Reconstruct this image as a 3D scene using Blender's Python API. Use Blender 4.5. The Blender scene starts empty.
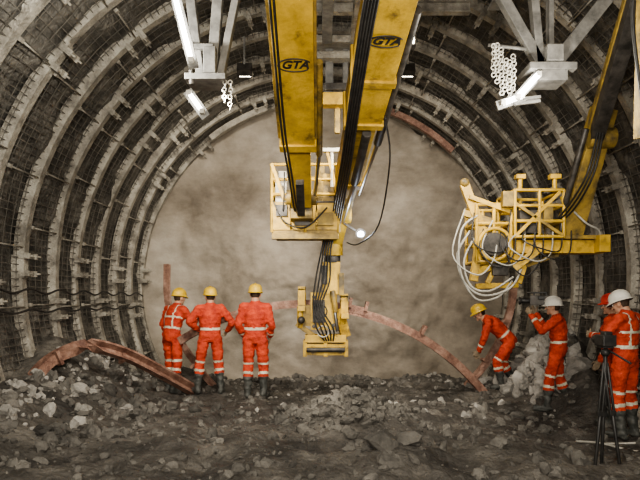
import bpy, bmesh, math, random
import numpy as np
from mathutils import Vector, Matrix, noise
random.seed(4)
V=Vector
scene=bpy.context.scene
COL=scene.collection
try: scene.view_settings.look='AgX - Medium High Contrast'
except Exception: pass

# ---------------------------------------------------------------- materials
def mat(name,c1,c2=None,scale=4.0,rough=.8,metal=0.0,bump=0.0,bscale=30.0,c3=None,emit=None,es=0,lo=.35,hi=.65,grime=None):
    m=bpy.data.materials.new(name); m.use_nodes=True
    nt=m.node_tree; N=nt.nodes; L=nt.links
    b=N['Principled BSDF']; b.inputs['Roughness'].default_value=rough; b.inputs['Metallic'].default_value=metal
    tc=N.new('ShaderNodeTexCoord')
    if c2:
        n=N.new('ShaderNodeTexNoise'); n.inputs['Scale'].default_value=scale; n.inputs['Detail'].default_value=8; n.inputs['Roughness'].default_value=.65
        r=N.new('ShaderNodeValToRGB'); r.color_ramp.elements[0].position=lo; r.color_ramp.elements[1].position=hi
        r.color_ramp.elements[0].color=(*c1,1); r.color_ramp.elements[1].color=(*c2,1)
        if c3:
            e=r.color_ramp.elements.new((lo+hi)/2); e.color=(*c3,1)
        L.new(tc.outputs['Object'],n.inputs['Vector']); L.new(n.outputs['Fac'],r.inputs['Fac']); out=r.outputs['Color']
        if grime:
            # second layer: (mapping scale, noise scale, low multiplier)
            mp=N.new('ShaderNodeMapping'); mp.inputs['Scale'].default_value=grime[0]
            n3=N.new('ShaderNodeTexNoise'); n3.inputs['Scale'].default_value=grime[1]; n3.inputs['Detail'].default_value=10; n3.inputs['Roughness'].default_value=.7
            r3=N.new('ShaderNodeValToRGB'); r3.color_ramp.elements[0].position=.36; r3.color_ramp.elements[1].position=.62
            g=grime[2]; r3.color_ramp.elements[0].color=(g,g*.97,g*.93,1); r3.color_ramp.elements[1].color=(1.1,1.1,1.1,1)
            mx=N.new('ShaderNodeMix'); mx.data_type='RGBA'; mx.blend_type='MULTIPLY'; mx.inputs[0].default_value=1
            L.new(tc.outputs['Object'],mp.inputs['Vector']); L.new(mp.outputs['Vector'],n3.inputs['Vector']); L.new(n3.outputs['Fac'],r3.inputs['Fac'])
            L.new(out,mx.inputs[6]); L.new(r3.outputs['Color'],mx.inputs[7]); out=mx.outputs[2]
        L.new(out,b.inputs['Base Color'])
    else: b.inputs['Base Color'].default_value=(*c1,1)
    if bump>0:
        n2=N.new('ShaderNodeTexNoise'); n2.inputs['Scale'].default_value=bscale; n2.inputs['Detail'].default_value=6
        bp=N.new('ShaderNodeBump'); bp.inputs['Strength'].default_value=bump; bp.inputs['Distance'].default_value=.05
        L.new(tc.outputs['Object'],n2.inputs['Vector']); L.new(n2.outputs['Fac'],bp.inputs['Height']); L.new(bp.outputs['Normal'],b.inputs['Normal'])
    if emit:
        b.inputs['Emission Color'].default_value=(*emit,1); b.inputs['Emission Strength'].default_value=es
    return m
M={}
M['face']=mat('shotcrete_face',(.17,.142,.112),(.40,.36,.305),.42,.85,0,.7,5,c3=(.30,.262,.212),lo=.32,hi=.66,grime=((.6,1,1.2),1.0,.66))
M['wall']=mat('rock_lining',(.035,.032,.028),(.19,.175,.15),2.6,.65,0,1.0,16,c3=(.085,.078,.067))
M['rib']=mat('dusty_steel',(.16,.145,.12),(.46,.43,.365),4,.5,.1,.6,40,c3=(.31,.285,.24))
M['wire']=mat('mesh_wire',(.07,.065,.055),(.19,.175,.15),3,.5,.2)
M['rust']=mat('rusty_steel',(.13,.062,.045),(.38,.24,.185),6,.6,.1,.4,40,c3=(.25,.14,.10))
M['ground']=mat('muck_ground',(.042,.038,.034),(.21,.192,.165),1.3,.7,0,1.0,16,c3=(.10,.091,.079),lo=.33,hi=.7,grime=((1,1,1),3.5,.55))
M['rock']=mat('rock_grey',(.15,.142,.127),(.46,.435,.395),2.0,.9,0,.5,25)
M['rock_d']=mat('muck_clod',(.055,.051,.045),(.20,.186,.163),1.5,.85,0,.5,25)
M['yellow']=mat('yellow_paint',(.16,.105,.03),(.66,.43,.06),4.0,.5,0,.12,30,c3=(.56,.36,.045),lo=.30,hi=.56,grime=((1,1,1),2.2,.6))
M['yellow_dirty']=mat('dirty_yellow_paint',(.08,.06,.028),(.40,.27,.05),5,.55,0,.15,30,c3=(.25,.17,.042))
M['grey']=mat('grey_paint',(.10,.097,.09),(.25,.24,.22),6,.6,.2,.1,40)
M['black']=mat('black_rubber',(.012,.012,.012),(.035,.033,.03),12,.5)
M['dark']=mat('dark_steel',(.03,.028,.025),(.10,.09,.08),8,.5,.4)
M['chrome']=mat('chrome_rod',(.5,.5,.5),None,rough=.3,metal=1)
M['white']=mat('white_cover',(.42,.40,.35),(.64,.61,.54),8,.6)
M['suit']=mat('orange_suit',(.32,.030,.016),(.62,.080,.034),8,.85,0,.45,40,c3=(.49,.056,.025))
M['stripe']=mat('reflective_stripe',(.50,.48,.36),(.68,.66,.52),20,.4)
M['boot']=mat('rubber_boot',(.03,.033,.03),(.10,.10,.09),12,.6)
M['glove']=mat('work_glove',(.20,.15,.10),(.33,.26,.18),14,.9)
M['skin']=mat('skin',(.42,.23,.15),(.52,.30,.20),15,.6)
M['hair']=mat('hair',(.03,.018,.01),(.06,.035,.02),40,.8)
M['eye']=mat('eye_white',(.7,.7,.68),None,rough=.3)
M['iris']=mat('iris',(.03,.02,.015),None,rough=.3)
M['hel_y']=mat('yellow_helmet',(.60,.38,.03),(.70,.48,.06),10,.4)
M['hel_w']=mat('white_helmet',(.62,.60,.54),(.74,.72,.66),10,.4)
M['hel_r']=mat('red_helmet',(.50,.035,.025),(.6,.06,.035),10,.4)
M['tube']=mat('fluorescent_tube',(1,1,1),None,emit=(1,.98,.90),es=26)
M['lens']=mat('lamp_lens',(1,1,1),None,emit=(.75,.85,1),es=14)
M['warmlens']=mat('warm_lamp_lens',(1,1,1),None,emit=(1,.9,.7),es=20)
M['hose']=mat('grey_hose',(.30,.29,.25),(.48,.46,.41),10,.7)

# ---------------------------------------------------------------- builder
def frame(d,up):
    d=V(d).normalized(); up=V(up)
    s=d.cross(up)
    if s.length<1e-4: s=d.cross(V((1,0,0)))
    s.normalize(); n=s.cross(d).normalized()
    return s,d,n
def crom(pts,k=6):
    pts=[V(p) for p in pts]; out=[]
    for i in range(len(pts)-1):
        p0=pts[max(i-1,0)];p1=pts[i];p2=pts[i+1];p3=pts[min(i+2,len(pts)-1)]
        for j in range(k):
            t=j/k
            out.append(.5*((2*p1)+(-p0+p2)*t+(2*p0-5*p1+4*p2-p3)*t*t+(-p0+3*p1-3*p2+p3)*t**3))
    out.append(pts[-1]); return out
UPROF=[(-.05,0),(.05,0),(.075,.1),(.05,.1),(.035,.025),(-.035,.025),(-.05,.1),(-.075,.1)]
class B:
    def __init__(s,name,parent=None):
        s.name=name; s.bm=bmesh.new(); s.ms=[]; s.parent=parent
    def mi(s,m):
        if m not in s.ms: s.ms.append(m)
        return s.ms.index(m)
    def _f(s,vs,m,smooth=False):
        try:
            f=s.bm.faces.new(vs); f.material_index=s.mi(m); f.smooth=smooth
        except ValueError: pass
    def hexa(s,c8,m):
        v=[s.bm.verts.new(c) for c in c8]
        for q in ((0,3,2,1),(4,5,6,7),(0,1,5,4),(1,2,6,5),(2,3,7,6),(3,0,4,7)): s._f([v[i] for i in q],m)
    def box(s,c,size,m,rot=None):
        c=V(c); R=rot or Matrix.Identity(3); x,y,z=[a/2 for a in size]
        s.hexa([c+R@V(p) for p in ((-x,-y,-z),(x,-y,-z),(x,y,-z),(-x,y,-z),(-x,-y,z),(x,-y,z),(x,y,z),(-x,y,z))],m)
    def beam(s,p1,p2,w,h,m,w2=None,h2=None,up=(0,0,1)):
        p1=V(p1);p2=V(p2); a,d,n=frame(p2-p1,up); w2=w2 or w; h2=h2 or h
        q=[]
        for p,ww,hh in ((p1,w,h),(p2,w2,h2)):
            q+= [p-a*ww/2-n*hh/2,p+a*ww/2-n*hh/2,p+a*ww/2+n*hh/2,p-a*ww/2+n*hh/2]
        s.hexa(q,m)
    def ibeam(s,p1,p2,w,h,m,up=(0,0,1),t=.025):
        a,d,n=frame(V(p2)-V(p1),up)
        s.beam(p1,p2,t,h,m,up=up)
        for k in (-1,1): s.beam(V(p1)+n*k*h/2,V(p2)+n*k*h/2,w,t,m,up=up)
    def sweep(s,pts,prof,side,m,smooth=False):
        pts=[V(p) for p in pts]; rings=[]
        for i,p in enumerate(pts):
            t=(pts[min(i+1,len(pts)-1)]-pts[max(i-1,0)]).normalized()
            sd=V(side); sd=(sd-t*sd.dot(t)).normalized(); n=t.cross(sd)
            rings.append([s.bm.verts.new(p+sd*a+n*b) for a,b in prof])
        k=len(prof)
        for r0,r1 in zip(rings,rings[1:]):
            for j in range(k): s._f([r0[j],r0[(j+1)%k],r1[(j+1)%k],r1[j]],m,smooth)
        s._f(rings[0][::-1],m); s._f(rings[-1],m)
    def tube(s,pts,r,m,seg=8,k=6,smooth_path=True):
        pts=crom(pts,k) if smooth_path else [V(p) for p in pts]
        t0=(pts[1]-pts[0]).normalized(); a=t0.orthogonal().normalized(); rings=[]
        for i,p in enumerate(pts):
            t=(pts[min(i+1,len(pts)-1)]-pts[max(i-1,0)]).normalized()
            a=(a-t*a.dot(t)).normalized(); b=t.cross(a)
            rings.append([s.bm.verts.new(p+(a*math.cos(q)+b*math.sin(q))*r) for q in [2*math.pi*j/seg for j in range(seg)]])
        for r0,r1 in zip(rings,rings[1:]):
            for j in range(seg): s._f([r0[j],r0[(j+1)%seg],r1[(j+1)%seg],r1[j]],m,True)
        s._f(rings[0][::-1],m); s._f(rings[-1],m)
    def cyl(s,p1,p2,r,m,r2=None,seg=16):
        p1=V(p1);p2=V(p2); r2=r if r2 is None else r2; t=(p2-p1).normalized(); a=t.orthogonal().normalized(); b=t.cross(a)
        R=[]
        for p,rr in ((p1,r),(p2,r2)):
            R.append([s.bm.verts.new(p+(a*math.cos(q)+b*math.sin(q))*rr) for q in [2*math.pi*j/seg for j in range(seg)]])
        for j in range(seg): s._f([R[0][j],R[0][(j+1)%seg],R[1][(j+1)%seg],R[1][j]],m,True)
        s._f(R[0][::-1],m); s._f(R[1],m)
    def ring(s,c,axis,R,r,m,n=28):
        c=V(c); ax=V(axis).normalized(); a=ax.orthogonal().normalized(); b=ax.cross(a)
        s.tube([c+(a*math.cos(2*math.pi*i/n)+b*math.sin(2*math.pi*i/n))*R for i in range(n+1)],r,m,seg=8,smooth_path=False)
    def ball(s,c,r,m,R=None,seg=14):
        if not hasattr(r,'__len__'): r=(r,r,r)
        mt=Matrix.Translation(V(c))@((R or Matrix.Identity(3)).to_4x4())@Matrix.Diagonal((*r,1))
        res=bmesh.ops.create_uvsphere(s.bm,u_segments=seg,v_segments=max(6,seg//2+1),radius=1,matrix=mt)
        i=s.mi(m)
        for f in {f for v in res['verts'] for f in v.link_faces}: f.material_index=i; f.smooth=True
    def done(s,bevel=0):
        bmesh.ops.recalc_face_normals(s.bm,faces=s.bm.faces[:])
        me=bpy.data.meshes.new(s.name); s.bm.to_mesh(me); s.bm.free()
        for m in s.ms: me.materials.append(M[m])
        o=bpy.data.objects.new(s.name,me); COL.objects.link(o)
        if s.parent: o.parent=s.parent
        if bevel:
            b=o.modifiers.new('bevel','BEVEL'); b.width=bevel; b.segments=2; b.limit_method='ANGLE'
        return o
def empty(name,loc=(0,0,0),yaw=0):
    e=bpy.data.objects.new(name,None); COL.objects.link(e); e.location=loc; e.rotation_euler=(0,0,yaw); e.empty_display_size=.2; return e
def mesh_np(name,verts,faces,mt,smooth=True,parent=None):
    me=bpy.data.meshes.new(name); me.from_pydata([tuple(v) for v in verts],[],faces); me.update()
    me.polygons.foreach_set('use_smooth',[smooth]*len(me.polygons)); me.materials.append(M[mt])
    o=bpy.data.objects.new(name,me); COL.objects.link(o); o.parent=parent; return o

# ---------------------------------------------------------------- tunnel shell
CX,CZ,RW=.1,1.97,4.39
FY=14.6
def wallpt(th,y,r): return V((CX+r*math.sin(th),y,CZ+r*math.cos(th)))
def wr(th,y):
    p=V((math.sin(th)*4.3,y,math.cos(th)*4.3))
    n=noise.fractal(p*1.0,1,2,5); n2=noise.noise(p*5); n3=noise.noise(p*11)
    return RW+.095*n+.035*n2+.02*n3
def shell(name,a0,a1):
    Y=np.arange(-5,FY+.2,.07); T=np.linspace(math.radians(a0),math.radians(a1),int((a1-a0)/.9)+1)
    vs=[wallpt(t,y,wr(t,y)) for y in Y for t in T]; n=len(T)
    fs=[(i*n+j,i*n+j+1,(i+1)*n+j+1,(i+1)*n+j) for i in range(len(Y)-1) for j in range(n-1)]
    mesh_np(name,vs,fs,'wall')
shell('wall_left',-132,-48); shell('ceiling',-48,48); shell('wall_right',48,132)
vs=[];fs=[];nr,na=80,200
for i in range(nr+1):
    r=4.75*i/nr
    for j in range(na):
        a=2*math.pi*j/na; x=CX+r*math.sin(a); z=CZ+r*math.cos(a)
        y=FY+.34*noise.fractal(V((x*.45,z*.45,3)),1,2,5)+.05*noise.noise(V((x*2.5,z*2.5,1)))+.02*noise.noise(V((x*6,z*6,1)))-.35*max(0,(r-3.5)/1.25)**2
        vs.append((x,y,z))
for i in range(nr):
    for j in range(na):
        a=i*na+j;b=i*na+(j+1)%na; fs.append((a,b,b+na,a+na))
mesh_np('wall_back',vs,fs,'face')

b=B('reinforcement_mesh')
def mr(th,y): return 4.335+.035*noise.noise(V((th*6,y*1.3,2)))
def rodp(r): return [(-r,-r),(r,-r),(r,r),(-r,r)]
y=3.2
while y<FY-.3:
    b.sweep([wallpt(math.radians(a),y,mr(math.radians(a),y)) for a in range(-118,119,4)],rodp(.0035),(0,1,0),'wire'); y+=.19
k=-118.0
while k<119:
    a=math.radians(k); b.sweep([wallpt(a,yy,mr(a,yy)) for yy in np.arange(3.2,FY-.3,.42)],rodp(.0055),(math.cos(a),0,-math.sin(a)),'wire'); k+=1.35
b.done()

rnd=random.Random(7)
y=14.2; k=0
while y>-4.5:
    b=B('steel_support_rib')
    off=rnd.uniform(-.02,.02)
    joints=[-95,-52,-14,24,60,98] if k%2 else [-82,-40,-2,38,76,108]
    joints=[j+rnd.uniform(-4,4) for j in joints]
    edges=[-124]+joints+[124]
    ph=rnd.uniform(0,50)
    for i in range(len(edges)-1):
        a0=edges[i]-(5 if i else 0); a1=edges[i+1]
        r=4.30-(.03 if i%2 else 0)+off
        b.sweep([wallpt(math.radians(a),y+.05*noise.noise(V((a*.04,ph,0))),r+.03*noise.noise(V((a*.06,ph,5)))) for a in np.arange(a0,a1+.5,2.5)],[(p*1.25,q*1.4) for p,q in UPROF],(0,1,0),'rib')
    for j in joints:
        for da in (-4.2,-.8):
            a=math.radians(j+da); c=wallpt(a,y,4.215)
            R=Matrix.Rotation(a,3,'Y')
            b.box(c,(.07,.25,.05),'rib',R)
            for sy in (-.105,.105):
                b.box(wallpt(a,y+sy,4.24),(.08,.03,.16),'rib',R)
                b.cyl(wallpt(a,y+sy,4.11),wallpt(a,y+sy,4.2),.014,'rib',seg=6)
    if k>0:
        for j in range(-112,113,14):
            a=math.radians(j+rnd.uniform(-3,3))
            b.cyl(wallpt(a,y+.07,4.28),wallpt(a,y+.88,4.28),.012,'rib',seg=6)
            b.box(wallpt(a,y+.1,4.27),(.05,.05,.04),'rib',Matrix.Rotation(a,3,'Y'))
    b.done(); y-=.95; k+=1

b=B('steel_arch_segment')
for a0,a1,m in ((18,45,'rust'),(-38,-17,'rib')):
    b.sweep([wallpt(math.radians(a),13.65,4.13) for a in np.arange(a0,a1+.1,2)],[(p*1.2,q*1.2) for p,q in UPROF],(0,1,0),m)
b.done()
b=B('wall_cable')
for th,sg in ((-97,.10),(-93,.14)):
    pts=[]
    for i,yy in enumerate(np.arange(3.5,13.8,.475)):
        a=math.radians(th)+(.0 if i%2==0 else -sg*.12); pts.append(wallpt(a,yy,4.09))
    b.tube(pts,.016,'black',k=4)
b.done()

# ---------------------------------------------------------------- ground
G=[(-4.1,9.3,.85,1.6,1.0),(-3.75,7.0,.6,1.1,.38),(.35,7.9,.5,.45,.32),(.9,8.3,.9,.5,.10),(4.2,10.4,.65,1.2,1.05),(4.05,9.2,.35,.9,.3),(-2.7,11.6,.9,.9,.35),
   (.75,6.1,.5,.35,.13),(-1.5,6.6,.8,.5,.08),(3.3,8.2,1.3,1.3,-.17),(0,12.6,1.5,.8,.15),(2.3,12.2,.8,.8,.22)]
def H(x,y,detail=True):
    h=-.1*max(0,y-10.6)
    for cx,cy,rx,ry,g in G: h+=g*math.exp(-((x-cx)/rx)**2-((y-cy)/ry)**2)
    if detail:
        p=V((x,y,0)); h+=.08*noise.fractal(p*1.3,1,2,4)+.055*max(0,noise.noise(p*4.5))+.025*noise.noise(p*12)
        if y<8.6: h+=-.05*math.exp(-((x+1.2+.1*math.sin(y))/.22)**2)-.05*math.exp(-((x-1.5+.1*math.sin(y*1.3))/.22)**2)
    return h
xs=np.arange(-4.6,4.8,.04); ys=np.concatenate([np.arange(-5,3.5,.2),np.arange(3.5,14.8,.04)])
vs=[(x,y,H(x,y)) for y in ys for x in xs]; n=len(xs)
fs=[(i*n+j,i*n+j+1,(i+1)*n+j+1,(i+1)*n+j) for i in range(len(ys)-1) for j in range(n-1)]
mesh_np('floor',vs,fs,'ground')

def rocks(name,spec,seed,m='rock'):
    rr=random.Random(seed); t=bmesh.new(); bmesh.ops.create_icosphere(t,subdivisions=2,radius=1)
    tv=[v.co.copy() for v in t.verts]; tf=[[v.index for v in f.verts] for f in t.faces]; t.free()
    vs=[];fs=[]
    for (x,y,s) in spec(rr):
        o=V((rr.uniform(0,99),rr.uniform(0,99),0)); R=Matrix.Rotation(rr.uniform(0,6.3),3,V((rr.random(),rr.random(),rr.random()+.1)).normalized())
        sc=V((rr.uniform(.7,1.3),rr.uniform(.7,1.3),rr.uniform(.5,.85)))*s; base=len(vs); c=V((x,y,H(x,y)+s*.15))
        for v in tv:
            q=v*(1+.6*noise.noise(v*1.3+o)); q=R@V((q.x*sc.x,q.y*sc.y,q.z*sc.z)); vs.append(c+q)
        fs+=[[i+base for i in f] for f in tf]
    mesh_np(name,vs,fs,m,smooth=False)
def lim(out): return [(x,y,s) for x,y,s in out if abs(x-CX)<3.95 and y<14.2]
def spec_l(rr):
    out=[]
    for i in range(230): out.append((rr.gauss(-3.6,.4),rr.uniform(6.6,11),.03+.08*rr.random()**3))
    for i in range(340): out.append((rr.gauss(3.75,.3),rr.uniform(9.2,12.3),.03+.14*rr.random()**2))
    for i in range(160): out.append((rr.uniform(-3.2,3.5),rr.uniform(8.3,12.5),.02+.05*rr.random()**2))
    out+= [(-2.9,7.3,.1),(2.1,8.6,.09),(-3.3,8.2,.14),(2.35,8.9,.08),(1.9,9.4,.06)]
    return lim(out)
def spec_d(rr):
    out=[]
    for i in range(2300): out.append((rr.uniform(-3.9,4.0),4.3+9.6*rr.random()**.9,.012+.055*rr.random()**3))
    for i in range(340): out.append((rr.gauss(.4,.5),rr.gauss(7.9,.35),.02+.06*rr.random()**2))
    for i in range(240): out.append((rr.gauss(0,2.2),rr.uniform(11.5,14),.03+.09*rr.random()**2))
    for i in range(180): out.append((rr.gauss(-3.3,.6),rr.uniform(6.,11),.03+.09*rr.random()**2))
    for i in range(60): out.append((rr.uniform(-3.5,3),rr.uniform(5.2,9),.05+.06*rr.random()))
    out+= [(.65,6.0,.17),(.9,6.15,.12),(.3,6.2,.09),(1.9,6.4,.1),(-2.5,8.2,.1)]
    return lim(out)
rocks('rock_rubble',spec_l,3); rocks('muck_pile',spec_d,8,'rock_d')

# ---------------------------------------------------------------- steel arches
b=B('steel_arch')
ac=V((-.25,10.15,-2.36))
def arc(a,R=3.96): a=math.radians(a); return ac+V((R*math.sin(a),0,R*math.cos(a)))
UP2=[(p*1.25,q*1.3) for p,q in UPROF]
b.sweep([arc(a) for a in np.arange(-33,16.1,2)],UP2,(0,-1,0),'rust')
b.sweep([arc(a,3.92) for a in np.arange(10,55.6,2)],UP2,(0,-1,0),'rust')
for a in (-26,-12,11,15,30,47): 
    aa=math.radians(a); R=Matrix.Rotation(aa,3,'Y'); b.box(arc(a,3.99),(.05,.24,.16),'rust',R)
b.done()
def beamarch(name,pts,side,sc=1,m='rust'):
    b=B(name); P=crom(pts,5); b.sweep(P,[(x*sc,y*sc) for x,y in UPROF],side,m)
    for i in (len(P)//3,2*len(P)//3):
        t=(P[i+1]-P[i-1]); s,d,n=frame(t,side); b.box(P[i],(.10,.05,.2),m,Matrix((s,d,n)).transposed())
    b.done()
beamarch('steel_arch',[(-3.80,7.6,.2),(-3.74,7.9,.55),(-3.60,8.25,.80),(-3.32,8.7,.88),(-3.0,9.1,.74),(-2.6,9.5,.44),(-2.15,9.9,.08)],(.5,.85,0),1.3)
beamarch('steel_arch',[(-2.83,10.9,2.25),(-2.82,10.9,1.6),(-2.66,10.9,.97),(-2.2,10.85,.3),(-1.95,10.8,.02)],(0,1,0))
beamarch('steel_arch',[(3.6,11.3,1.9),(3.52,11.3,1.41),(3.3,11.25,.85),(3.0,11.2,.39),(2.68,11.2,.02)],(0,1,0),1.1)

# ---------------------------------------------------------------- booms
def text(body,c,xdir,ydir,size,parent,m='black'):
    cu=bpy.data.curves.new('lettering','FONT'); cu.body=body; cu.size=size; cu.align_x='CENTER'; cu.align_y='CENTER'; cu.extrude=.002; cu.offset=.004; cu.shear=.3
    o=bpy.data.objects.new('lettering',cu); COL.objects.link(o)
    x=V(xdir).normalized(); y=V(ydir); y=(y-x*y.dot(x)).normalized(); z=x.cross(y)
    mt=Matrix((x,y,z)).transposed().to_4x4(); mt.translation=V(c)
    bpy.context.view_layer.update()
    me=bpy.data.meshes.new_from_object(o.evaluated_get(bpy.context.evaluated_depsgraph_get())); bpy.data.objects.remove(o)
    o=bpy.data.objects.new('lettering',me); me.materials.clear(); me.materials.append(M[m]); COL.objects.link(o); o.matrix_world=mt; o.parent=parent
    bb=B('lettering_arc',parent); X,Y,Z=x,y,z; C=V(c)
    bb.tube([C+(X*math.cos(t)*size*1.25+Y*math.sin(t)*size*.62)+Z*.002 for t in np.linspace(.5,5.6,22)],.006,m,seg=6,smooth_path=False); bb.done()
e1=empty('work_basket_boom')
def L1(y,dx=0,dn=0):
    return V((-.25+dx,y,6.6-.45*y))+V((0,-.41,-.912))*dn
b=B('telescopic_boom',e1)
b.beam(L1(2.6),L1(6.9),.38,.36,'yellow')
b.beam(L1(6.85),L1(6.95),.42,.41,'yellow')
b.beam(L1(6.6),L1(8.1),.27,.26,'yellow')
for sx in (-1,1): b.beam(L1(2.6,sx*.205,.10),L1(6.8,sx*.205,.10),.03,.08,'yellow_dirty')
b.cyl(L1(5.9,.24,.0),L1(7.2,.24,.02),.04,'yellow_dirty'); b.cyl(L1(7.2,.24,.02),L1(8.0,.18,.02),.024,'chrome')
b.beam(L1(7.5,0,.18),L1(8.1,0,.22),.10,.08,'dark')
b.cyl(L1(8.05,-.2,0),L1(8.05,.2,0),.10,'yellow_dirty')
b.box(L1(8.1)+V((0,.2,-.1)),(.3,.35,.3),'yellow_dirty')
for i in range(2): 
    x=-.17+.035*i; b.tube([L1(4.2,x,.2),L1(6.4,x,.21),L1(7.3,x+.05,.26),L1(8.0,x+.08,.22),L1(8.3,x+.1,.0)],.013,'black')
b.done(.012)
text('GTA',L1(5.78,.01,.183),(1,0,0),(0,-.912,.41),.13,e1)
b=B('work_basket',e1)
x0,x1,y0,y1,z0=-.68,.26,8.5,9.45,2.56
b.box(((x0+x1)/2,(y0+y1)/2,z0),(x1-x0,y1-y0,.06),'yellow_dirty')
for xx,yy in ((x0,y0),(x1,y0),(x0,y1),(x1,y1),((x0+x1)/2,y0),((x0+x1)/2,y1),(x0,(y0+y1)/2),(x1,(y0+y1)/2)):
    b.cyl((xx,yy,z0),(xx,yy,3.52),.022,'yellow',seg=8)
for z in (3.1,3.31,3.52):
    c=[(x0,y0,z),(x1,y0,z),(x1,y1,z),(x0,y1,z)]
    for i in range(4): b.cyl(c[i],c[(i+1)%4],.022,'yellow',seg=8)
for xa,xb in ((x0,-.42),(-.40,-.06),(-.04,x1)): b.box(((xa+xb)/2,y0,2.79),(xb-xa,.03,.40),'yellow')
b.box(((x0+x1)/2,y1,2.78),(x1-x0,.03,.42),'yellow')
b.box((x0,(y0+y1)/2,2.78),(.03,y1-y0,.42),'yellow'); b.box((x1,(y0+y1)/2,2.78),(.03,y1-y0,.42),'yellow')
b.box((-.54,y0-.03,2.86),(.16,.05,.16),'dark'); b.box((.08,y0-.04,2.74),(.22,.06,.18),'yellow_dirty'); b.box((-.22,y0-.03,2.93),(.16,.05,.08),'white'); b.box((-.25,y0-.03,2.70),(.22,.04,.10),'dark'); b.box((-.1,y0-.025,2.985),(.6,.03,.025),'dark')
b.box((-.56,8.7,3.2),(.16,.2,.5),'white'); b.box((.12,8.65,3.2),(.16,.2,.4),'yellow_dirty'); b.cyl((.17,8.5,3.2),(.17,8.5,3.75),.022,'white'); b.box((.17,8.5,3.72),(.26,.1,.05),'white')
b.box((-.3,9.2,3.15),(.3,.2,.5),'dark'); b.box((-.0,9.1,3.3),(.14,.14,.7),'yellow_dirty')
b.beam((.1,8.5,3.7),(.30,8.5,2.9),.04,.04,'yellow'); b.beam((-.68,8.45,3.52),(-.5,8.45,3.0),.05,.05,'yellow')
b.box((.33,8.6,3.05),(.12,.3,.3),'yellow_dirty')
b.beam((-.68,8.5,2.5),(.26,8.5,2.5),.08,.08,'yellow_dirty')
for i in range(4): b.tube([(-.5+i*.05,8.42,3.4),(-.5+i*.08,8.38,3.1),(-.52+i*.1,8.42,2.85)],.011,'black')
b.tube([(-.66,8.44,3.0),(-.5,8.4,2.7),(-.2,8.4,2.62),(.1,8.42,2.9)],.011,'black')
b.done(.006)

e2=empty('arch_setting_boom')
P0,P1=V((.56,4.5,4.07)),V((.30,9.3,2.92))
D2=(P1-P0).normalized(); S2,_,N2=frame(D2,(0,0,1))
def L2(y,dx=0,dn=0): return P0.lerp(P1,(y-4.5)/4.8)+S2*dx-N2*dn
b=B('telescopic_boom',e2)
b.beam(L2(2.2),L2(6.4),.38,.36,'yellow')
for yy in (5.6,6.35): b.beam(L2(yy),L2(yy+.09),.42,.41,'yellow')
b.beam(L2(6.2),L2(8.0),.31,.29,'yellow'); b.beam(L2(7.9),L2(8.02),.34,.33,'yellow'); b.beam(L2(7.9),L2(9.3),.26,.25,'yellow')
b.cyl(L2(4.8,.23,.08),L2(6.9,.23,.10),.045,'dark'); b.cyl(L2(6.9,.23,.10),L2(8.3,.18,.10),.025,'chrome')
b.cyl(L2(6.5,.05,.20),L2(7.7,.05,.22),.05,'dark'); b.cyl(L2(7.7,.05,.22),L2(9.1,.03,.18),.028,'chrome')
for i in range(5):
    x=-.20+.024*i
    b.tube([L2(3.4,x,.2),L2(4.6,x-.02,.2),L2(5.8,x,.22),L2(7.0,x+.03,.24+.015*i),L2(8.2,x+.04,.25+.03*i),L2(9.0,x+.05,.22+.03*i),L2(9.3,x+.02,.12)],.014,'black')
b.tube([L2(6.2,.2,.2),(.86,7.4,3.3),(.82,8.4,2.65),(.58,9.1,2.45),(.42,9.4,2.5)],.012,'black')
b.box(L2(5.2,.22,-.02),(.06,.4,.18),'dark'); b.box(L2(4.55,-.22,.05),(.06,.3,.15),'dark')
b.cyl(L2(9.3,-.18),L2(9.3,.18),.13,'yellow')
b.done(.012)
text('GTA',L2(5.05,.02,.187),S2,-D2,.12,e2)
b=B('wrist_and_gripper',e2)
b.beam((.29,9.3,2.9),(.22,9.62,2.55),.26,.24,'yellow',.24,.22)
b.cyl((.2,9.68,2.62),(.2,9.7,2.32),.17,'yellow'); b.cyl((.2,9.7,2.34),(.2,9.7,2.2),.13,'dark')
b.box((.18,9.72,1.95),(.28,.26,.52),'yellow'); b.box((.34,9.62,1.85),(.08,.2,.36),'yellow_dirty'); b.box((.07,9.6,2.0),(.10,.12,.3),'dark')
b.box((.06,9.76,1.42),(.42,.3,.6),'yellow'); b.box((-.02,9.58,1.42),(.2,.08,.36),'dark')
b.box((.09,9.78,.98),(.66,.34,.12),'yellow'); b.box((.09,9.7,.8),(.72,.10,.18),'yellow'); b.box((.09,9.9,.8),(.72,.1,.18),'yellow')
for x in (-.24,.09,.42): b.box((x,9.8,.82),(.06,.34,.26),'yellow')
b.cyl((-.22,9.62,.8),(.4,9.62,.8),.04,'dark')
for x in (-.3,.40):
    z=1.62 if x<0 else 1.5
    b.box((x,9.85,z-.16),(.12,.5,.08),'yellow'); b.box((x,10.0,z+.17),(.12,.4,.06),'yellow'); b.box((x,9.85,z+.0),(.12,.1,.34),'yellow'); b.box((x,10.3,z-.02),(.12,.06,.25),'yellow')
b.box((-.2,9.78,1.35),(.3,.2,.34),'yellow_dirty'); b.cyl((-.32,9.7,1.5),(-.32,9.7,1.15),.05,'yellow'); b.ball((-.3,9.62,1.28),.06,'dark')
b.beam((.3,9.78,1.45),(.42,9.82,1.0),.08,.16,'yellow')
b.beam((-.38,9.7,1.22),(-.1,9.7,1.02),.06,.08,'yellow_dirty'); b.cyl((.2,9.58,1.7),(.28,9.58,1.1),.03,'chrome'); b.cyl((.2,9.58,1.75),(.25,9.58,1.4),.045,'yellow_dirty')
for x,z in ((-.1,1.65),(.22,1.62),(.22,1.2),(-.1,1.18)): b.cyl((x,9.60,z),(x,9.57,z),.03,'dark',seg=8)
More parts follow.
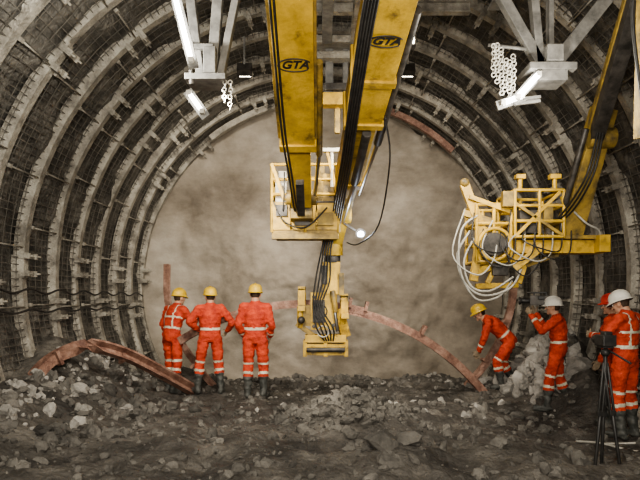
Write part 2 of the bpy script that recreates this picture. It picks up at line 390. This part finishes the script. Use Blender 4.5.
for i in range(5):
    x=.05+.035*i
    b.tube([(x+.1,9.35,2.85),(x-.02,9.35,2.4),(x-.12+.02*i,9.4,1.9),(x-.16,9.45,1.5),(x-.1+.03*i,9.47,1.15),(x+.02,9.6,.95)],.014,'black')
b.ring((.0,9.5,1.42),(0,1,0),.11,.012,'black'); b.ring((.05,9.5,1.1),(0,1,.2),.09,.012,'hose')
b.done(.008)
b=B('work_lamp',e2)
b.cyl((.62,9.15,2.62),(.62,9.25,2.60),.075,'dark',r2=.045); b.cyl((.62,9.15,2.60),(.62,9.14,2.60),.05,'lens')
b.beam((.36,9.2,2.78),(.62,9.22,2.62),.03,.03,'dark'); b.done()

e3=empty('drilling_platform_boom')
b=B('boom_arm',e3)
b.beam((2.75,4.6,5.0),(3.42,7.5,3.55),.15,.2,'dark'); b.beam((2.72,4.6,5.1),(3.35,7.4,3.72),.1,.1,'yellow_dirty')
b.beam((3.48,7.35,3.95),(3.30,8.0,2.45),.22,.26,'yellow_dirty',.28,.28,up=(1,0,0)); b.cyl((3.3,7.4,3.6),(3.62,7.4,3.6),.13,'yellow_dirty')
b.cyl((3.26,7.35,3.7),(3.16,7.8,2.75),.04,'dark'); b.cyl((3.16,7.8,2.75),(3.15,7.85,2.5),.025,'chrome')
b.beam((2.60,4.7,4.6),(2.72,5.0,2.95),.13,.18,'yellow_dirty',up=(0,1,0)); b.tube([(2.52,4.7,4.4),(2.5,4.8,3.9),(2.62,4.9,3.3),(2.72,5.0,2.95)],.016,'black')
for i in range(3): b.tube([(3.36+.03*i,7.2,3.75),(3.2+.04*i,7.2,3.1),(3.1+.05*i,7.7,2.7),(3.0,7.9,2.6)],.014,'black')
b.done(.01)
b=B('platform_frame',e3)
Y='yellow'
b.box((3.15,8.0,2.30),(1.15,.28,.17),Y); b.box((3.1,8.0,2.42),(1.0,.4,.05),'yellow_dirty'); b.beam((2.9,7.85,2.3),(2.55,7.9,2.02),.12,.1,Y); b.box((3.66,7.85,2.33),(.14,.3,.22),Y)
def cage(x0,x1,y0,y1,z0,z1,r,rows=2,m=Y):
    for xx in (x0,(x0+x1)/2,x1):
        for yy in (y0,y1): b.cyl((xx,yy,z0),(xx,yy,z1),r,m,seg=8)
    for i in range(rows+1):
        z=z0+(z1-z0)*i/rows; c=[(x0,y0,z),(x1,y0,z),(x1,y1,z),(x0,y1,z)]
        for j in range(4): b.cyl(c[j],c[(j+1)%4],r,m,seg=8)
cage(2.52,3.15,7.75,8.5,2.42,3.02,.022,3)
cage(2.05,2.5,7.85,8.4,2.1,2.85,.024,3)
b.cyl((2.6,7.8,3.0),(2.6,7.8,3.22),.03,Y); b.cyl((3.05,7.8,3.0),(3.05,7.8,3.2),.03,Y); b.box((2.6,7.8,3.2),(.12,.1,.06),Y); b.box((3.05,7.8,3.2),(.14,.1,.06),Y)
b.beam((2.52,7.75,2.42),(3.1,7.75,3.0),.04,.04,Y); b.beam((3.15,7.75,2.42),(2.52,7.75,2.85),.04,.04,'yellow_dirty')
b.beam((1.9,7.9,3.12),(2.15,7.9,2.45),.07,.12,Y); b.beam((2.12,7.9,2.5),(2.02,7.9,1.85),.08,.1,Y); b.ball((1.9,7.88,3.14),.06,'yellow_dirty'); b.beam((1.95,7.85,2.95),(2.5,7.85,2.75),.06,.06,Y)
b.beam((2.0,7.9,1.95),(2.7,7.95,2.2),.07,.09,Y); b.beam((2.05,7.9,1.78),(2.62,7.95,1.80),.06,.07,Y); b.beam((2.2,7.9,1.82),(2.45,7.9,2.3),.05,.06,Y); b.beam((2.62,7.9,1.82),(2.75,7.9,2.25),.05,.06,Y); b.beam((2.7,7.9,2.05),(3.15,7.95,2.2),.06,.05,'yellow_dirty')
b.beam((1.88,7.9,2.75),(2.3,7.9,2.62),.05,.08,'yellow_dirty'); b.box((2.85,8.3,2.55),(.5,.1,.2),'yellow_dirty'); b.beam((3.15,7.8,2.95),(3.4,7.9,2.45),.05,.05,Y); b.box((2.35,7.9,2.0),(.2,.2,.16),'dark')
b.cyl((2.25,7.72,2.32),(2.25,7.95,2.32),.15,'dark',seg=24); b.ring((2.25,7.72,2.32),(0,1,0),.2,.025,Y); b.ring((2.25,7.95,2.32),(0,1,0),.2,.025,Y)
b.box((2.75,7.95,2.62),(.3,.3,.3),'dark'); b.box((2.95,7.8,2.7),(.12,.12,.22),'yellow_dirty'); b.box((2.42,7.75,2.9),(.14,.1,.2),'yellow_dirty')
rr=random.Random(2)
for i in range(9):
    x=1.88+.12*i; dz=rr.uniform(.2,.55)
    b.tube([(x,7.78,2.5+rr.uniform(-.1,.3)),(x-.1+rr.uniform(-.1,.1),7.65,2.5-dz*.6),(x+.12,7.6,2.45-dz),(x+.35,7.68,2.3-dz*.3),(x+.42,7.78,2.5)],.010,'hose' if i%3==0 else 'black')
b.tube([(1.95,7.8,2.5),(1.78,7.75,2.2),(1.85,7.75,1.85),(2.1,7.75,1.66),(2.45,7.75,1.75),(2.62,7.8,2.0)],.015,'hose')
b.tube([(2.0,7.8,2.4),(1.86,7.75,2.1),(1.95,7.75,1.78),(2.2,7.75,1.72),(2.5,7.75,1.9)],.013,'hose')
b.tube([(2.05,7.8,2.7),(1.82,7.72,2.5),(1.80,7.72,2.0),(2.0,7.72,1.62),(2.3,7.75,1.64),(2.5,7.8,1.85)],.013,'hose')
b.tube([(3.15,7.8,2.9),(3.4,7.7,2.6),(3.6,7.75,2.5),(3.65,7.8,2.35)],.014,'hose')
b.done(.005)

# ---------------------------------------------------------------- overhead gantry
e4=empty('overhead_gantry')
b=B('steel_frame',e4); g='grey'
b.ibeam((-1.18,2,5.15),(-1.18,6.9,5.15),.16,.22,g); b.ibeam((2.0,2,5.05),(2.0,6.9,5.05),.16,.22,g)
b.ibeam((-1.6,6.5,5.35),(2.3,6.5,5.35),.16,.2,g)
b.ibeam((-.1,8,5.50),(2.0,8,5.50),.12,.14,'rib'); b.ibeam((.1,6.5,5.3),(.1,8.6,5.35),.14,.14,g); b.ibeam((.5,6.5,5.3),(.5,8.6,5.35),.14,.14,'rib')
for (p,q,w) in (((-1.40,6,5.5),(-1.20,6,3.85),.09),((-.95,6,5.5),(-1.08,6,3.8),.10),((-.66,6,5.5),(-1.0,6,3.8),.07)): b.beam(p,q,w,.1,g,up=(0,1,0))
b.box((-1.12,6,3.78),(.40,.34,.06),g); b.box((-1.2,6,4.1),(.3,.2,.05),g); b.box((-1.08,5.9,3.95),(.12,.1,.26),g); b.cyl((-1.25,5.86,3.7),(-1.25,5.86,3.9),.03,'dark')
for (p,q,w) in (((1.55,6,5.1),(2.2,6,3.95),.10),((2.95,6,4.72),(2.34,6,3.95),.13),((2.08,6,5.2),(2.2,6,3.9),.08),((2.3,6,5.0),(2.3,6,3.9),.05)): b.beam(p,q,w,.1,g,up=(0,1,0))
b.box((2.27,6,3.88),(.46,.36,.07),g); b.box((2.27,6,3.80),(.3,.3,.1),g); b.box((2.28,5.85,4.0),(.16,.1,.16),g)
b.beam((.14,9.0,5.5),(.14,9.0,4.6),.12,.12,'grey',up=(0,1,0)); b.beam((.38,9.0,5.5),(.38,9.0,4.6),.08,.08,'grey',up=(0,1,0)); b.box((.24,8.9,4.56),(.60,.2,.18),'yellow'); b.box((.24,8.9,5.2),(.62,.2,.10),'rib'); b.box((.24,8.78,4.72),(.3,.06,.10),'dark')
b.box((.26,9.0,4.3),(.08,.08,.4),'yellow_dirty')
b.beam((.2,8.6,5.35),(.2,9.0,5.4),.5,.1,'rib')
b.done(.006)
rr=random.Random(5)
def chain(x,y,z,n,o):
    for j in range(n): o.ring((x+rr.uniform(-.006,.006),y,z-.036*j),(1,.3,0) if j%2 else (.3,1,0),.022,.006,'white',n=8)
b=B('chain_bundle',e4)
for i in range(6): chain(1.72+.04*i,5.95,4.12-.03*i+rr.uniform(-.08,.05),9+i%3*2,b)
b.cyl((1.68,6,4.15),(2.15,6,4.1),.018,'grey'); b.done()
b=B('chain_bundle',e4)
for i in range(2): chain(-.94+.06*i,5.9,3.74,6+i*2,b)
b.done()
def lum(p,q,r=.019,name='fluorescent_lamp'):
    e=empty(name); bb=B('housing',e); p=V(p);q=V(q); s,d,n=frame(q-p,(0,1,0))
    bb.beam(p-d*.05+V((0,.06,0)),q+d*.05+V((0,.06,0)),.09,.04,'grey',up=(0,1,0))
    for t in (p,q): bb.box(t,(.045,.06,.045),'white')
    bb.beam(p+V((.02,.08,0)),V((-1.30 if p.x<0 else 2.2,6,p.z+.05)),.03,.03,'grey'); bb.done()
    t=B('tube',e); t.cyl(p,q,r,'tube'); t.done()
lum((-1.36,5.4,4.55),(-1.16,5.4,3.76),.021); lum((-1.22,5.6,3.53),(-1.10,5.6,3.36))
lum((1.93,5.85,3.58),(2.13,5.85,3.80),.026); lum((1.80,5.9,3.54),(1.98,5.9,3.60),.026)
e=empty('floodlight'); b=B('housing',e); b.box((1.03,7.05,4.65),(.18,.14,.16),'dark'); b.box((1.03,6.97,4.64),(.13,.02,.11),'warmlens'); b.beam((1.03,7.1,4.7),(1.03,7.1,5.3),.04,.04,'grey',up=(0,1,0)); b.beam((1.03,6.5,5.3),(1.03,7.12,5.3),.05,.05,'grey'); b.done()
# added floodlight housings under the crown, made up for the extra face spots
for lx in (-1.25,1.45):
    e=empty('floodlight'); b=B('housing',e); b.box((lx,9.95,5.42),(.24,.12,.18),'dark',Matrix.Rotation(math.radians(-30),3,'X')); b.box((lx,10.02,5.38),(.19,.02,.13),'warmlens',Matrix.Rotation(math.radians(-30),3,'X'))
    b.beam((lx,9.93,5.5),(lx*1.0,9.9,5.95 if lx<0 else 5.92),.03,.03,'grey',up=(0,1,0)); b.done()

# ---------------------------------------------------------------- people
def remesh(bm,vox,it):
    me=bpy.data.meshes.new('t'); bm.to_mesh(me); bm.free(); o=bpy.data.objects.new('t',me); COL.objects.link(o)
    r=o.modifiers.new('r','REMESH'); r.mode='VOXEL'; r.voxel_size=vox
    s=o.modifiers.new('s','SMOOTH'); s.factor=.5; s.iterations=it
    bpy.context.view_layer.update()
    out=bpy.data.meshes.new_from_object(o.evaluated_get(bpy.context.evaluated_depsgraph_get())); bpy.data.objects.remove(o); bpy.data.meshes.remove(me)
    out.polygons.foreach_set('use_smooth',[True]*len(out.polygons)); return out
def cap(bm,p,q,r1,r2):
    p=V(p);q=V(q)
    bmesh.ops.create_uvsphere(bm,u_segments=14,v_segments=8,radius=r1,matrix=Matrix.Translation(p)); bmesh.ops.create_uvsphere(bm,u_segments=14,v_segments=8,radius=r2,matrix=Matrix.Translation(q))
    d=q-p
    if d.length>1e-4:
        R=V((0,0,1)).rotation_difference(d).to_matrix().to_4x4()
        bmesh.ops.create_cone(bm,cap_ends=True,segments=14,radius1=r1,radius2=r2,depth=d.length,matrix=Matrix.Translation((p+q)/2)@R)
def ell(bm,c,r): bmesh.ops.create_uvsphere(bm,u_segments=20,v_segments=12,radius=1,matrix=Matrix.Translation(V(c))@Matrix.Diagonal((*r,1)))
def loft(bm,items,right):
    rings=[]; n=20
    for i,(p,a,bb) in enumerate(items):
        d=(items[min(i+1,len(items)-1)][0]-items[max(i-1,0)][0]).normalized(); r=(right-d*right.dot(d)).normalized(); f=d.cross(r)
        rings.append([bm.verts.new(p+r*a*math.cos(t)+f*bb*math.sin(t)) for t in [2*math.pi*k/n for k in range(n)]])
    for r0,r1 in zip(rings,rings[1:]):
        for k in range(n): bm.faces.new([r0[k],r0[(k+1)%n],r1[(k+1)%n],r1[k]])
    bm.faces.new(rings[0][::-1]); bm.faces.new(rings[-1])
def addmesh(name,me,mats,parent,mt=None):
    me.name=name; me.materials.clear()
    for m in mats: me.materials.append(M[m])
    o=bpy.data.objects.new(name,me); COL.objects.link(o); o.parent=parent
    if mt: o.matrix_local=mt
    return o
def hand(name,wr,d,back,side,parent,curl=.5,m='glove'):
    y=V(d).normalized(); z=V(back); z=(z-y*z.dot(y)).normalized(); x=y.cross(z)
    bm=bmesh.new(); sx=side
    for i,(kx,ky,L,cr) in enumerate(((.032,.09,.072,.8),(.011,.096,.08,.95),(-.011,.092,.074,1.1),(-.031,.083,.058,1.25))):
        kx*=sx; cap(bm,(kx*.6,.0,0),(kx,ky,0),.016,.013)
        p=V((kx,ky,0)); a=0
        for j,f in enumerate((.45,.32,.23)):
            a-=curl*cr*(.6 if j==0 else 1); q=p+V((0,math.cos(a),math.sin(a)))*L*f; cap(bm,p,q,.0105-.001*j,.0098-.001*j); p=q
    p=V((.022*sx,.02,-.004)); 
    for dx,dy,dz,L,r in ((.75,.6,-.25,.042,.014),(.45,.8,-.4,.032,.011),(.1,.85,-.55,.026,.0095)):
        q=p+V((dx*sx,dy,dz)).normalized()*L; cap(bm,p,q,r,r*.9); p=q
    cap(bm,(0,-.035,0),(0,.03,0),.028,.026)
    me=remesh(bm,.0055,2); mt=Matrix((x,y,z)).transposed().to_4x4(); mt.translation=V(wr)+y*.03
    addmesh(name,me,[m],parent,mt)
def head(pos,fwd,up,parent,hel,beard=False):
    f=V(fwd).normalized(); u=V(up); u=(u-f*u.dot(f)).normalized(); r=f.cross(u)
    mt=Matrix((r,f,u)).transposed().to_4x4(); mt.translation=V(pos)
    bm=bmesh.new(); ell(bm,(0,-.005,.015),(.077,.096,.098)); ell(bm,(0,.03,-.05),(.056,.058,.062)); cap(bm,(0,.088,.012),(0,.112,-.028),.009,.014)
    for s in (-1,1): ell(bm,(s*.08,-.005,-.012),(.012,.022,.032)); cap(bm,(s*.015,.082,.028),(s*.045,.07,.028),.012,.01); ell(bm,(s*.04,.06,-.025),(.022,.024,.022))
    cap(bm,(-.02,.084,-.062),(.02,.084,-.062),.008,.008); cap(bm,(0,.07,-.095),(0,.072,-.095),.022,.022); cap(bm,(0,-.02,-.05),(0,-.035,-.16),.056,.06)
    me=remesh(bm,.007,2)
    o=addmesh('head',me,['skin','hair'],parent,mt)
    for p in me.polygons:
        c=p.center
        if (c.y<.03 and c.z>-.055 and abs(c.x)<.082 and (c.y<-.03 or c.z>.03)) or c.z>.06: p.material_index=1
    b=B('eyes',parent)
    for s in (-1,1): b.ball((s*.031,.078,.006),.0125,'eye'); b.ball((s*.031,.0885,.006),.0055,'iris')
    b.done().matrix_local=mt
    b=B('helmet',parent); n=28; rings=[]
    prof=[(1.0,0),(1.02,.012),(.99,.02),(.97,.05),(.90,.085),(.76,.112),(.5,.132),(.2,.139)]
    for k,(s,z) in enumerate(prof):
        ring=[]
        for i in range(n):
            a=2*math.pi*i/n; xx=math.cos(a)*.108*s; yy=math.sin(a)*.132*s
            if k<2: ex=1.10+ (.22*max(0,math.sin(a))**3); xx*=1.08; yy*=ex
            z2=z-(.012*max(0,math.sin(a)) if k<2 else 0)
            ring.append(b.bm.verts.new((xx,yy-.005,z2+.022)))
        rings.append(ring)
    for r0,r1 in zip(rings,rings[1:]):
        for i in range(n): b._f([r0[i],r0[(i+1)%n],r1[(i+1)%n],r1[i]],hel,True)
    b._f(rings[-1],hel,True); b._f(rings[0][::-1],'dark')
    b.tube([(0,-.125,.07),(0,-.09,.135),(0,0,.165),(0,.09,.135),(0,.12,.075)],.012,hel)
    b.done().matrix_local=mt
    return mt
DEF=dict(pel=(0,0,.95),waist=(0,0,1.09),chest=(0,0,1.30),neck=(0,-.015,1.48),head=(0,.02,1.61),
 hL=(-.1,0,.90),hR=(.1,0,.90),kL=(-.13,.03,.5),kR=(.13,.03,.5),aL=(-.14,-.02,.10),aR=(.14,-.02,.10),tL=(-.17,.14,.05),tR=(.17,.14,.05),
 sL=(-.18,-.01,1.41),sR=(.18,-.01,1.41),eL=(-.27,-.04,1.13),eR=(.27,-.04,1.13),wL=(-.27,.08,.90),wR=(.27,.08,.90))
def worker(name,x,y,yaw,pose,hel='hel_y',scale=1.0,look=(0,1,0),hup=(0,0,1),curl=.5,handL=None,handR=None,seed=0,backL=(-1,0,0),backR=(1,0,0),boots=.42,vest=0,z=None):
    z=min(H(x,y),H(x+.12,y),H(x-.12,y))+.005 if z is None else z
    e=empty(name,(x,y,z),math.radians(yaw)); e.scale=(scale,)*3
    J={k:V(v) for k,v in {**DEF,**pose}.items()}
    bm=bmesh.new(); sp=(J['neck']-J['pel']).normalized(); right=(J['sR']-J['sL']).normalized()
    loft(bm,[(J['pel']-(J['waist']-J['pel']).normalized()*.1,.13,.10),(J['pel'],.178,.13),(J['waist'],.165,.125),(J['chest'],.198,.14),(J['chest'].lerp(J['neck'],.6),.165,.112),(J['neck'],.08,.075),(J['neck']+(J['neck']-J['chest']).normalized()*.03,.066,.066)],right)
    for s in 'LR':
        mid=J['k'+s].lerp(J['a'+s],boots)
        cap(bm,J['h'+s],J['k'+s],.102,.080); cap(bm,J['k'+s],mid,.080,.083); cap(bm,mid,J['a'+s],.066,.054)
        heel=J['a'+s]+(J['a'+s]-J['t'+s])*.25; heel.z=J['t'+s].z+.0
        cap(bm,J['a'+s],heel,.052,.045); cap(bm,heel,J['t'+s],.046,.043)
        cap(bm,J['chest'].lerp(J['neck'],.45),J['s'+s],.095,.074); cap(bm,J['s'+s],J['e'+s],.074,.060); cap(bm,J['e'+s],J['w'+s],.061,.046)
    me=remesh(bm,.014,3)
    n=len(me.vertices); co=np.empty(n*3); me.vertices.foreach_get('co',co); co=co.reshape(-1,3); no=np.empty(n*3); me.vertices.foreach_get('normal',no); no=no.reshape(-1,3)
    off=V((seed*7.3,0,0))
    dd=np.array([ .015*noise.noise(V((c[0]*8,c[1]*8,c[2]*18))+off)+.009*noise.noise(V((c[0]*20,c[1]*20,c[2]*34))+off) for c in co])
    co=co+no*dd[:,None]; me.vertices.foreach_set('co',co.ravel()); me.update()
    bones=[('T',J['pel'],J['neck'],.15)]
    for s in 'LR': bones+=[('th',J['h'+s],J['k'+s],.09),('sh',J['k'+s],J['a'+s],.07),('ft',J['a'+s],J['t'+s],.05),('ua',J['s'+s],J['e'+s],.065),('fa',J['e'+s],J['w'+s],.05)]
    m=len(me.polygons); ce=np.empty(m*3); me.polygons.foreach_get('center',ce); ce=ce.reshape(-1,3)
    best=np.full(m,1e9); lab=np.zeros(m,int); tt=np.zeros(m)
    for i,(k,p,q,r) in enumerate(bones):
        p=np.array(p);q=np.array(q);d=q-p; t=((ce-p)@d)/(d@d); tc=np.clip(t,0,1); ds=np.linalg.norm(ce-(p+tc[:,None]*d),axis=1)-r
        w=ds<best; best[w]=ds[w]; lab[w]=i; tt[w]=t[w]
    kinds=[b_[0] for b_ in bones]; mi=np.zeros(m,int)
    lat=np.abs((ce-np.array(J['chest']))@np.array(right))
    for i,k in enumerate(kinds):
        w=lab==i; t=tt
        if k=='ft': mi[w]=2
        if k=='sh': mi[w&(t>boots)]=2; mi[w&(t>boots-.20)&(t<boots-.10)]=1
        if k=='th': mi[w&(t>.85)&(t<.93)]=1
        if k=='fa' and vest!=2: mi[w&(t>.60)&(t<.72)]=1
        if k=='T':
            mi[w&(t>.215)&(t<.275)]=1
            if vest==1: mi[w&(t>.56)&(t<.61)]=1; mi[w&(t>.28)&(lat>.085)&(lat<.11)]=1
    o=addmesh('body',me,['suit','stripe','boot'],e); me.polygons.foreach_set('material_index',mi.tolist()); me.update()
    for s,bk,hd in (('L',backL,handL),('R',backR,handR)):
        d=V(hd) if hd else J['w'+s]-J['e'+s]
        hand('hand_'+('left' if s=='L' else 'right'),J['w'+s],d,bk,(1 if s=='L' else -1),e,curl)
    head(J['head'],look,hup,e,hel)
    return e
worker('construction_worker',-2.52,10.25,-35,dict(pel=(0,-.03,.94),waist=(0,0,1.08),chest=(.0,.05,1.28),neck=(0,.09,1.45),head=(.0,.15,1.57),sL=(-.18,.07,1.38),sR=(.18,.07,1.38),
  eR=(.26,.22,1.16),wR=(.12,.42,1.22),eL=(-.29,.04,1.12),wL=(-.26,.20,.92),kL=(-.13,.06,.5),aL=(-.13,.04,.1),tL=(-.17,.20,.05),kR=(.12,.0,.5),aR=(.14,-.10,.10),tR=(.17,.05,.05)),look=(.1,1,-.1),seed=1,scale=1.03,vest=1,curl=.8)
worker('construction_worker',-1.78,9.72,14,dict(eR=(.36,-.05,1.18),wR=(.30,.16,1.04),eL=(-.34,-.02,1.19),wL=(-.19,.16,1.06),kL=(-.17,.05,.5),aL=(-.20,.02,.1),tL=(-.26,.17,.05),kR=(.14,.04,.5),aR=(.17,-.06,.1),tR=(.23,.10,.05)),look=(-.25,1,.05),seed=2,scale=.98,vest=2)
worker('construction_worker',-1.03,9.55,-3,dict(eL=(-.26,-.03,1.13),eR=(.26,-.03,1.13),wL=(-.20,.14,.95),wR=(.21,.14,.95),kL=(-.11,.02,.5),aL=(-.11,-.03,.1),tL=(-.14,.13,.05),kR=(.12,.03,.5),aR=(.13,-.02,.1)),look=(-.05,1,.0),seed=3,scale=1.03,vest=0)
worker('construction_worker',3.18,10.48,78,dict(pel=(0,-.12,.84),waist=(0,-.02,.96),chest=(0,.14,1.11),neck=(0,.29,1.23),head=(0,.38,1.31),
  hL=(-.1,-.12,.80),hR=(.1,-.12,.80),kL=(-.16,.10,.48),kR=(.14,-.02,.44),aL=(-.17,.02,.10),aR=(.16,-.22,.10),tL=(-.2,.18,.05),tR=(.19,-.06,.05),
  sL=(-.18,.24,1.17),sR=(.18,.24,1.17),eL=(-.24,.30,.91),eR=(.22,.28,.91),wL=(-.16,.40,.68),wR=(.14,.38,.64)),look=(0,.9,-.4),hup=(0,.4,.9),seed=4,curl=.8)
worker('camera_operator',3.55,9.0,68,dict(pel=(0,-.02,.92),waist=(0,-.03,1.06),chest=(0,-.02,1.27),neck=(0,0,1.45),head=(0.02,.05,1.58),
  kL=(-.16,.10,.49),aL=(-.18,.14,.10),tL=(-.2,.30,.05),kR=(.17,-.03,.49),aR=(.2,-.18,.10),tR=(.25,-.03,.05),
  eL=(-.26,.20,1.22),wL=(-.12,.36,1.45),eR=(.27,.16,1.24),wR=(.16,.30,1.46)),hel='hel_w',look=(.1,1,0),seed=5,curl=.7,backL=(-1,.2,0),backR=(1,.2,0),scale=.98)
worker('construction_worker',3.72,7.3,35,dict(eL=(-.30,.12,1.18),wL=(-.16,.33,1.20),eR=(.30,.08,1.17),wR=(.16,.32,1.15),head=(0,.06,1.58)),hel='hel_w',look=(-.1,1,-.35),hup=(0,.35,1),seed=6,curl=.7,vest=1,scale=1.03)
worker('construction_worker',3.97,8.15,50,dict(),hel='hel_r',look=(0,1,0),seed=7,scale=1.0)

e=empty('video_camera',(3.55,9.0,H(3.55,9.0)),math.radians(68)); e.scale=(.98,)*3
b=B('camera_body',e); b.box((.10,.24,1.60),(.11,.30,.15),'dark'); b.box((.10,.02,1.58),(.10,.16,.12),'black'); b.cyl((.10,.39,1.59),(.10,.52,1.59),.042,'black'); b.cyl((.10,.52,1.59),(.10,.56,1.59),.055,'black',r2=.065)
b.box((.0,.22,1.64),(.07,.09,.05),'black'); b.beam((.10,.14,1.72),(.10,.34,1.72),.03,.025,'black'); b.box((.10,.15,1.70),(.025,.025,.06),'black'); b.box((.10,.33,1.70),(.025,.025,.06),'black'); b.cyl((.17,.32,1.72),(.17,.44,1.72),.014,'dark'); b.done(.006)
e=empty('camera_tripod'); b=B('tripod_legs',e); tx,ty=2.83,5.95; top=.98
for i,a in enumerate((80,200,320)):
    a=math.radians(a); fx=tx+.13*math.cos(a); fy=ty+.13*math.sin(a); zf=H(fx,fy); m1=V((tx,ty,top)).lerp(V((fx,fy,zf)),.5)
    for s in (-.018,.018): b.cyl((tx+s,ty,top),m1+V((s,0,0)),.014,'black',seg=8)
    b.cyl(m1,(fx,fy,zf),.018,'black',seg=8); b.box(m1,(.06,.04,.05),'black'); b.cyl((tx,ty,.55),m1,.006,'dark',seg=6)
b.cyl((tx,ty,.55),(tx,ty,1.08),.02,'black'); b.ball((tx,ty,1.08),.045,'black'); b.box((tx,ty,1.14),(.10,.14,.03),'black'); b.cyl((tx,ty,1.12),(tx+.1,ty-.3,1.0),.01,'black'); b.done(.003)
b=B('tripod_camera',e); b.box((tx,ty,1.20),(.13,.2,.11),'black'); b.cyl((tx-.0,ty+.1,1.20),(tx,ty+.22,1.20),.045,'black'); b.box((tx,ty-.02,1.27),(.08,.1,.04),'black'); b.done(.008)
b=B('ground_cable'); b.tube([(x,y,H(x,y)+.015) for x,y in ((3.9,6.9),(3.6,7.0),(3.2,7.05),(2.95,6.9),(3.1,6.6),(3.4,6.4),(3.8,6.3))],.013,'hose'); b.done()

# ---------------------------------------------------------------- lights
def light(kind,loc,target,power,col,size=.3,angle=100,name='lamp_light'):
    l=bpy.data.lights.new(name,kind); l.energy=power; l.color=col
    if kind=='AREA': l.size=size
    else: l.shadow_soft_size=size
    if kind=='SPOT': l.spot_size=math.radians(angle); l.spot_blend=1
    o=bpy.data.objects.new(name,l); COL.objects.link(o); o.location=loc
    o.rotation_euler=(V(target)-V(loc)).to_track_quat('-Z','Y').to_euler(); return o
W=(1,.915,.78)
# added spots under the crown, put in to brighten the face
light('SPOT',(-1.25,10.12,5.32),(-1.3,14.4,2.6),620,W,.08,115)
light('SPOT',(1.45,10.12,5.32),(1.2,14.4,2.6),360,W,.08,115)
# lamps on the gantry
light('SPOT',(-1.0,6.3,3.6),(-1.3,14,2.4),480,W,.15,90)
light('SPOT',(2.2,6.2,3.65),(1.0,14,2.0),330,W,.15,100)
light('SPOT',(1.0,7.3,4.6),(.3,11.0,0),650,W,.12,120)
light('SPOT',(-1.0,5.8,3.6),(-1.9,9.6,0),420,W,.15,95)
# unseen area fill behind the camera, added to lift boom undersides and walls
light('AREA',(0,-1.0,2.6),(0,6,3.2),520,(1,.93,.82),1.2)
light('POINT',(-1.75,5.6,3.9),(0,0,0),190,(1,.97,.88),.08)
light('POINT',(1.9,5.3,3.3),(0,0,0),110,(1,.95,.84),.08)
light('POINT',(.62,9.0,2.6),(0,0,0),12,(.75,.85,1),.04)
w=bpy.data.worlds.new('w'); scene.world=w; w.use_nodes=True; w.node_tree.nodes['Background'].inputs[0].default_value=(.03,.029,.027,1); w.node_tree.nodes['Background'].inputs[1].default_value=1

cam=bpy.data.cameras.new('camera'); cam.sensor_width=36; cam.lens=33.75; cam.shift_y=.09375
co=bpy.data.objects.new('camera',cam); COL.objects.link(co); co.location=(0,0,1.6); co.rotation_euler=(math.pi/2,0,0); scene.camera=co
